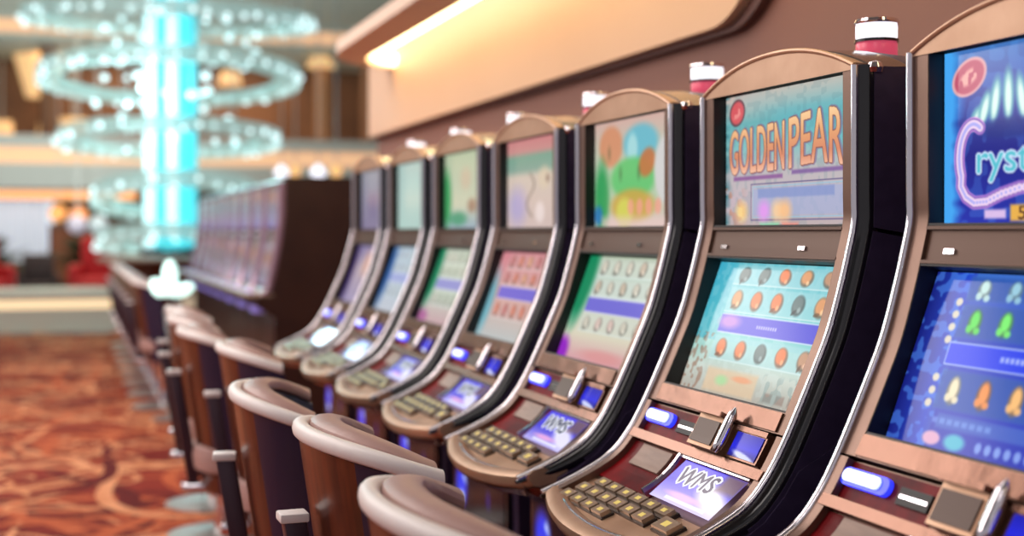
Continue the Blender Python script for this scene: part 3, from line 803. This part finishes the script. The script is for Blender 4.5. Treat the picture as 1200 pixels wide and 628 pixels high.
for k in range(110):
    a=rng.uniform(0,6.28); r=rng.uniform(.8,1.9); z=rng.uniform(-4.6,.1)
    r*=1-.45*(-z/4.6)
    loose.append((T,(r*math.cos(a),r*math.sin(a),z)))
def bulb_mesh(r):
    bm=bm_new(); uvsphere(bm,(0,0,0),r,6); return mesh_from(bm,'bulb',M_BULB,True)
BM_=[bulb_mesh(.045),bulb_mesh(.058),bulb_mesh(.07)]
allb=bulbs+loose
one=allb[:95]; rest=allb[95:]
for par,p in one: 
    o=link('bulb',BM_[rng.randrange(2)],T,p)
bm=bm_new()
for par,p in rest: uvsphere(bm,p,rng.choice([.04,.05,.062]),6)
for k in range(420):
    a=rng.uniform(0,6.28); r=rng.uniform(.4,2.2); z=rng.uniform(-.9,-.05); uvsphere(bm,(r*math.cos(a),r*math.sin(a),z),rng.uniform(.008,.016),4)
obj('crystal_beads',bm,M_BULB,T,smooth=True,kind='stuff',label='many small sparkling beads')
bm=bm_new()
for par,p in loose+[(0,(1.9*math.cos(q),1.9*math.sin(q),-3.2)) for q in [.3*i for i in range(21)]]:
    tube(bm,[(p[0],p[1],0),(p[0],p[1],p[2])],.004,4)
obj('hanging_wires',bm,M_WIRE,T,kind='stuff')
bm=bm_new(); lathe(bm,[(2.4,.0),(2.4,.06),(.2,.1)],0,0,48); obj('canopy',bm,mat('canopy_grey',(150,160,158),.5),T,smooth=False)
bm=bm_new(); zb=wpt(200,292,ZC)[2]-7.2
lathe(bm,[(.30,zb-.14),(.42,zb-.10),(.46,zb),(.30,zb+.05)],0,0,28); obj('lower_boss',bm,mat('navy_boss',(20,26,50),.3),T,smooth=True)
for k,(x,y,r) in enumerate([(197,286,.10),(190,284,.07),(210,288,.06)]):
    p=wpt(x,y,ZC-.6); bm=bm_new(); uvsphere(bm,rel(*p),r,8); obj('cyan_globe',bm,M_CY,T,smooth=True)

# flower-shaped lamp standing near the far chairs
fx,fy,fz=wpt(199,345,9.9)
T=thing('flower_lamp','glowing white petal-shaped lamp on a slim stem beside the far chairs','lamp',(fx,fy,0))
bm=bm_new(); lathe(bm,[(.13,0),(.13,.015),(.02,.04),(.012,.06),(.012,fz-.02),(.05,fz)],0,0,20); obj('stem',bm,M_DISC,T,smooth=True)
M_PET=mat('lit_petal',(225,255,250),.3,0,emit=(205,250,242),es=1.6)
def petal(c,r,sq,lean):
    bm=bm_new(); uvsphere(bm,(0,0,0),1,12)
    for v in bm.verts:
        v.co.x*=r; v.co.y*=r; v.co.z*=sq
        v.co=Matrix.Rotation(lean,3,'Y')@v.co; v.co+=Vector(c)
    obj('petal',bm,M_PET,T,smooth=True)
petal((0,0,fz+.13),.055,.12,0); petal((-.085,-.0,fz+.05),.05,.075,-.5); petal((.09,0,fz+.03),.045,.09,1.15); petal((0,-.03,fz+.02),.11,.035,0)

# ------------------------------------------------------------------ far hall
M_FASC=mat('pale_fascia',(180,190,190),.6)
M_WARM=mat('warm_cove_strip',(200,160,120),.5,0,emit=(240,190,150),es=.72)
M_WARM2=mat('orange_cove_strip',(255,180,120),.5,0,emit=(240,165,105),es=.9)
M_DBR=mat('dark_brown_wall',(104,74,54),.6,noise=(126,90,64),nscale=.7)
FY=40.0
def H(y,dep=40.0): return EYE+(272-y)/1600*dep
bm=bm_new(); box(bm,-16,16,FY+4,FY+4.3,0,7.6); obj('wall_far',bm,M_DBR,kind='structure',label='dark brown far wall of the atrium')
bm=bm_new(); box(bm,-16,16,-6,FY+4.3,7.28,7.5); obj('ceiling',bm,mat('grey_ceiling',(160,172,168),.7,noise=(170,180,176),nscale=2),kind='structure')
bm=bm_new(); box(bm,-16,16,FY-.2,FY+4,H(223),H(196)); obj('trim_4',bm,M_FASC,kind='structure',label='grey edge of the upper gallery floor')
bm=bm_new(); box(bm,-16,16,FY-.35,FY-.15,H(178),H(165)); obj('trim_5',bm,M_FASC,kind='structure',label='pale parapet of the upper gallery')
bm=bm_new(); box(bm,-16,16,FY-.22,FY-.1,H(196),H(177)); obj('cove_strip',bm,M_WARM,label='peach glowing strip along the upper gallery edge',category='light')
bm=bm_new(); box(bm,-16,1.8,FY+.2,FY+.4,H(235),H(226)); obj('cove_strip',bm,M_WARM2,label='orange glowing strip under the upper gallery',category='light')
bm=bm_new(); box(bm,-16,10,FY-1,FY-.8,H(52,39),H(37,39)); obj('cove_strip',bm,M_WARM,label='peach glowing strip under the high ceiling',category='light')
bm=bm_new(); box(bm,-16,10,FY-1.1,FY+4,H(57,39),H(52.5,39)); box(bm,-16,10,FY-1.1,FY-.6,H(36.5,39),7.3); obj('trim_6',bm,mat('grey_bulkhead',(176,188,184),.6),kind='structure',label='grey band under the high ceiling')
# windows with curtains
bm=bm_new(); box(bm,-4.0,-.45,FY+1.0,FY+1.1,0.6,H(236)); 
obj('window_1',bm,mat('daylit_glass',(200,212,226),.3,0,emit=(186,200,216),es=.85),kind='structure')
T=thing('curtain','pale blue-white pleated curtain hanging at the far left window','curtain',(-2,FY+.8,0))
bm=bm_new(); rings=[]
for k in range(80):
    x=-2.0+3.4*k/79; yv=.06*math.sin(k*1.1); rings.append([(x,yv,.5),(x,yv+.03,.5),(x,yv+.03,H(237)),(x,yv,H(237))])
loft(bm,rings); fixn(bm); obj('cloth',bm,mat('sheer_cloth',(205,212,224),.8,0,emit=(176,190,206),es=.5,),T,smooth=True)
# columns on gallery and below
k=0
def column(b,z0,z1,w,col,lab,y=FY+.6):
    T=thing('column',lab,'column',(b,y,z0))
    m=mat('col_%d_%d_%d'%col,col,.5); h=z1-z0
    bm=bm_new(); lathe(bm,[(w*1.25,0),(w*1.25,.12),(w,.2)],0,0,20); obj('column_base',bm,m,T,smooth=True,angle=30)
    bm=bm_new(); lathe(bm,[(w,.2),(w*.92,h-.3)],0,0,20); obj('shaft',bm,m,T,smooth=True,angle=30)
    bm=bm_new(); lathe(bm,[(w*.92,h-.3),(w*1.5,h-.06),(w*1.5,h)],0,0,20); obj('capital',bm,m,T,smooth=True,angle=30)
G0=H(196)+.001
column(7.2,G0,H(58),.25,(176,130,92),'tan column on the upper gallery near the cove corner')
column(8.6,G0,H(58),.25,(150,108,78),'brown column on the upper gallery behind the mauve wall end')
column(-.6,G0,H(58),.22,(120,84,60),'dark tan column on the upper gallery at the left')
# big lampshades on the gallery
def shade(x,y0,y1,w0,w1,lab,col=(238,196,140),es=.75):
    c_=wpt(x,y1,40.5+(1.0 if x in (54,) else 0)); z1=H(y0); z0=H(y1)
    T=thing('hanging_lamp',lab,'lamp',(c_[0],c_[1],z0))
    bm=bm_new(); lathe(bm,[(w1-.03,0),(w1,0),(w0,z1-z0),(w0-.03,z1-z0)],0,0,24); obj('lamp_shade',bm,mat('shade_%d'%int(es*100),col,.6,0,emit=col,es=es),T,smooth=True,angle=40)
    bm=bm_new(); tube(bm,[(0,0,z1-z0-.02),(0,0,H(57)-z0)],.02,6); obj('rod',bm,M_WIRE,T)
shade(46,63,112,.72,.38,'large tan tapered hanging lamp at the far left')
shade(54,140,166,.22,.32,'small tan lampshade below the large tapered lamp',es=.6)
shade(86,137,158,.40,.30,'amber hanging lamp right of the small tan lampshade',col=(226,160,80))
shade(376,64,76,.22,.45,'white dome lamp above the right end of the gallery',col=(240,214,190))
shade(270,82,97,.25,.34,'orange lamp seen through the upper chandelier ring',col=(240,150,100))
shade(2,140,166,.3,.36,'cream lamp at the left edge above the parapet',col=(236,200,150))
# red and green things on the gallery
def plant(b,y,z,s,lab,pot=(150,140,130),leaf=(50,80,44),n=46,seed=1,bloom=None):
    T=thing('potted_plant',lab,'plant',(b,y,z))
    bm=bm_new(); lathe(bm,[(.14*s,0),(.20*s,.3*s),(.22*s,.34*s),(.18*s,.34*s)],0,0,18); obj('pot',bm,mat('pot_%d'%pot[0],pot,.5),T,smooth=True,angle=40)
    r_=random.Random(seed); bm=bm_new()
    for k in range(n):
        a=r_.uniform(0,6.28); e=r_.uniform(.2,1.4); L_=s*r_.uniform(.4,.85); w=.05*s
        p=Vector((0,0,.33*s)); d=Vector((math.cos(a)*math.cos(e),math.sin(a)*math.cos(e),math.sin(e))); sd=d.cross(Vector((0,0,1))).normalized()
        pts=[p+d*L_*t+Vector((0,0,-.35*L_*t*t)) for t in (0,.35,.7,1)]; ws=[.01,w,w*.8,.002]
        V=[(bm.verts.new(q+sd*w_),bm.verts.new(q-sd*w_),bm.verts.new(q+Vector((0,0,.012*s)))) for q,w_ in zip(pts,ws)]
        for i in range(3):
            bm.faces.new([V[i][0],V[i+1][0],V[i+1][2],V[i][2]]); bm.faces.new([V[i][2],V[i+1][2],V[i+1][1],V[i][1]])
    obj('foliage',bm,mat('leaf_%d'%leaf[1],leaf,.6),T,smooth=True)
    if bloom:
        bm=bm_new()
        for k in range(26):
            a=r_.uniform(0,6.28); rr_=s*r_.uniform(.05,.4); uvsphere(bm,(rr_*math.cos(a),rr_*math.sin(a),s*r_.uniform(.55,1.0)),.075*s,5)
        obj('blossoms',bm,mat('bloom_%d'%bloom[0],bloom,.5),T,smooth=True)
plant(6.1,FY+.6,G0,.8,'leafy green plant on the upper gallery beside the tan column',seed=2)
plant(7.9,FY+.35,G0,.6,'red flowering plant between the gallery columns',bloom=(190,40,40),seed=3)
plant(-1.6,FY+.5,G0,.8,'red flowering plant at the left of the gallery',bloom=(170,50,40),seed=4)
plant(.35,33.5,0,1.7,'tall dark leafy plant on the floor left of the chandelier column',leaf=(40,56,36),seed=5,n=90)
plant(-1.6,31,0,1.6,'dark leafy plant on the floor behind the red armchair',leaf=(46,60,40),seed=6,n=90)
plant(2.2,30,0,1.6,'dark leafy plant on the floor under the chandelier',leaf=(44,50,34),seed=7,n=80)
# red armchairs beyond the counter
def armchair(b,y,rz,lab,s=1.0,col=(170,26,36)):
    T=thing('armchair',lab,'armchair',(b,y,0),R(rz)); m=mat('red_upholstery_%d'%col[0],col,.6)
    bm=bm_new(); box(bm,-.36*s,.36*s,-.34*s,.34*s,.22*s,.46*s,0,.05*s); obj('seat',bm,m,T,smooth=True)
    bm=bm_new(); box(bm,-.38*s,.38*s,.26*s,.42*s,.22*s,1.15*s,0,.06*s); obj('backrest',bm,m,T,smooth=True)
    for sd in (-1,1):
        bm=bm_new(); box(bm,sd*.42*s-.07*s,sd*.42*s+.07*s,-.34*s,.38*s,.2*s,.68*s,0,.05*s); obj('armrest',bm,m,T,smooth=True)
        for q in (-1,1):
            bm=bm_new(); lathe(bm,[(.02,0),(.03,.22*s)],sd*.32*s,q*.28*s,10); obj('leg',bm,M_DARK,T)
armchair(-1.55,26.5,20,'red armchair at the far left beyond the white counter',1.1)
armchair(.55,27,-10,'red armchair beyond the white counter, nearer its right end',1.1)
armchair(-.6,28.5,0,'dark armchair between the two red ones',.8,(40,34,40))
for bb,lab in ((-3.6,'wooden sideboard left of the curtain'),(.9,'dark wooden sideboard under the orange strip')):
    T=thing('sideboard',lab,'sideboard',(bb,36,0)); w=1.4
    bm=bm_new(); box(bm,-w,w,-.3,.3,.0,1.5,0,.03); obj('body',bm,mat('dark_walnut',(84,50,34),.5),T)
    for q in (-.7,.7):
        bm=bm_new(); box(bm,q-.62,q+.62,-.33,-.3,.2,1.4,0,.01); d_=obj('door',bm,mat('walnut_door',(112,66,42),.45),T)
        bm=bm_new(); uvsphere(bm,(q-.5*(1 if q>0 else -1),-.35,.85),.04,6); obj('knob',bm,M_CHROME,d_)
    bm=bm_new(); box(bm,-w-.03,w+.03,-.34,.32,1.5,1.55,0,.01); obj('top',bm,mat('dark_walnut',(84,50,34),.5),T)
for k,(x,y,es,col) in enumerate([(68,250,.45,(236,160,90)),(92,252,.4,(216,136,84)),(90,263,.45,(190,196,220)),(115,264,.45,(170,196,210))]):
    p=wpt(x,y,34.5-.9*k)
    T=thing('globe_lamp',['orange globe lamp beside the curtain','dim orange globe lamp, second from the curtain','small white globe lamp below the orange ones','pale blue globe lamp nearest the chandelier'][k],'lamp',(p[0],p[1],7.28))
    bm=bm_new(); uvsphere(bm,(0,0,p[2]-7.28),.22,10); obj('globe',bm,mat('globe_%d'%k,col,.4,0,emit=col,es=es),T,smooth=True)
    bm=bm_new(); tube(bm,[(0,0,.03),(0,0,p[2]-7.28+.2)],.012,5); obj('rod',bm,M_WIRE,T)
# counter
T=thing('counter','long white reception counter with a warm lit band at the far edge of the carpet','counter',(0,19.6,0))
M_CT=mat('counter_white',(206,212,200),.45)
bm=bm_new(); box(bm,-9,.80,.0,1.2,.0,.32,0,.01); obj('body',bm,M_CT,T)
bm=bm_new(); box(bm,-9,.78,.06,1.1,.32,.44); obj('lit_band',bm,mat('counter_glow',(255,226,180),.5,0,emit=(250,222,180),es=.9),T)
bm=bm_new(); box(bm,-9.05,.86,-.05,1.3,.44,.56,0,.012); obj('top',bm,M_CT,T)
# round table with low lamp by the counter end (tan top)
T=thing('round_table','tan round table with a wide pedestal at the right end of the white counter','table',(1.02,18.2,0))
bm=bm_new(); lathe(bm,[(.66,.98),(.70,1.0),(.70,1.04),(.1,1.05)],0,0,36); obj('tabletop',bm,mat('tan_stone',(176,160,144),.3),T,smooth=True,angle=30)
bm=bm_new(); lathe(bm,[(.34,0),(.34,.04),(.30,.1),(.40,.7),(.56,.98)],0,0,32); obj('pedestal',bm,M_WOOD,T,smooth=True,angle=30)
# small ceiling lights over the far bank, under a lower ceiling
for k,(x,y) in enumerate([(330,203),(346,203),(373,203),(394,203)]):
    p=wpt(x,y,24-k*.8); warm=k%2
    T=thing('spotlight',['white spotlight above the near end of the far bank','small orange spotlight, first from the left above the far bank','white spotlight midway above the far bank side','orange spotlight nearest the near bank'][k],'light',p)
    col=(250,190,120) if warm else (240,240,255)
    bm=bm_new(); lathe(bm,[(.10 if not warm else .07,-.05),(.13 if not warm else .09,.0),(.09,.07),(.03,.14)],0,0,18); obj('lamp_head',bm,mat('spot_%d'%warm,col,.4,0,emit=col,es=1.5 if not warm else .9),T,smooth=True)
    bm=bm_new(); tube(bm,[(0,0,.12),(0,0,7.28-p[2])],.012,5); obj('rod',bm,M_WIRE,T)

# ------------------------------------------------------------------ light
def area(name,loc,target,size,power,col=(255,255,255),sy=None):
    l=bpy.data.lights.new(name,'AREA'); l.energy=power; l.size=size; l.color=lin(col)
    if sy: l.shape='RECTANGLE'; l.size_y=sy
    o=bpy.data.objects.new(name,l); COL.objects.link(o); o.location=loc
    o.rotation_euler=(Vector(target)-Vector(loc)).to_track_quat('-Z','Y').to_euler()
    return o
area('ceiling_lamp',(-1.2,3.2,3.6),(.9,3.2,.8),.9,46,(255,246,242),4.5)
area('ceiling_lamp',(-2.4,8.5,4.0),(.8,8.0,.6),1.0,150,(255,246,242),5)
area('ceiling_lamp',(-2.2,14,5.5),(-.5,13,0),2.0,300,(255,240,232),6)
area('ceiling_lamp',(-4.5,6,5.0),(-1,6.5,0),2.0,260,(255,236,226),6)
area('ceiling_lamp',(-.5,0,3.2),(1.2,2.0,.9),.7,10,(255,246,242),1.5)
area('atrium_lamp',(0,30,6.9),(0,32,0),6,1500,(255,226,200),10)
area('gallery_fill',(3,FY+2,6.6),(3,FY+2,0),8,260,(255,210,170),2)  # added fill light to brighten the gallery interior, not a fixture
area('uplight',(0,33,2.0),(0,34,7.3),6,500,(225,240,236),10)
pl_=bpy.data.lights.new('chandelier_glow','POINT'); pl_.energy=160; pl_.color=lin((190,240,245)); pl_.shadow_soft_size=.5
o=bpy.data.objects.new('chandelier_glow',pl_); COL.objects.link(o); o.location=(cx-.6,cy-1.2,3.2)
w=bpy.data.worlds.new('World'); SC.world=w; w.use_nodes=True
w.node_tree.nodes['Background'].inputs[0].default_value=(*lin((210,204,210)),1); w.node_tree.nodes['Background'].inputs[1].default_value=.55

# ------------------------------------------------------------------ camera
cam=bpy.data.cameras.new('Camera'); co=bpy.data.objects.new('Camera',cam); COL.objects.link(co)
cam.sensor_width=36; cam.lens=36*1600/1200; cam.shift_y=-42/1200
co.location=(0,0,EYE); co.rotation_euler=(R(90),0,-math.atan(518/1600))
cam.dof.use_dof=True; cam.dof.focus_distance=2.55; cam.dof.aperture_fstop=cam.lens/25.0; cam.clip_end=200; cam.clip_start=.05
SC.camera=co
SC.view_settings.view_transform='Standard'; SC.view_settings.look='None'; SC.view_settings.exposure=0; SC.view_settings.gamma=1; SC.view_settings.use_curve_mapping=False
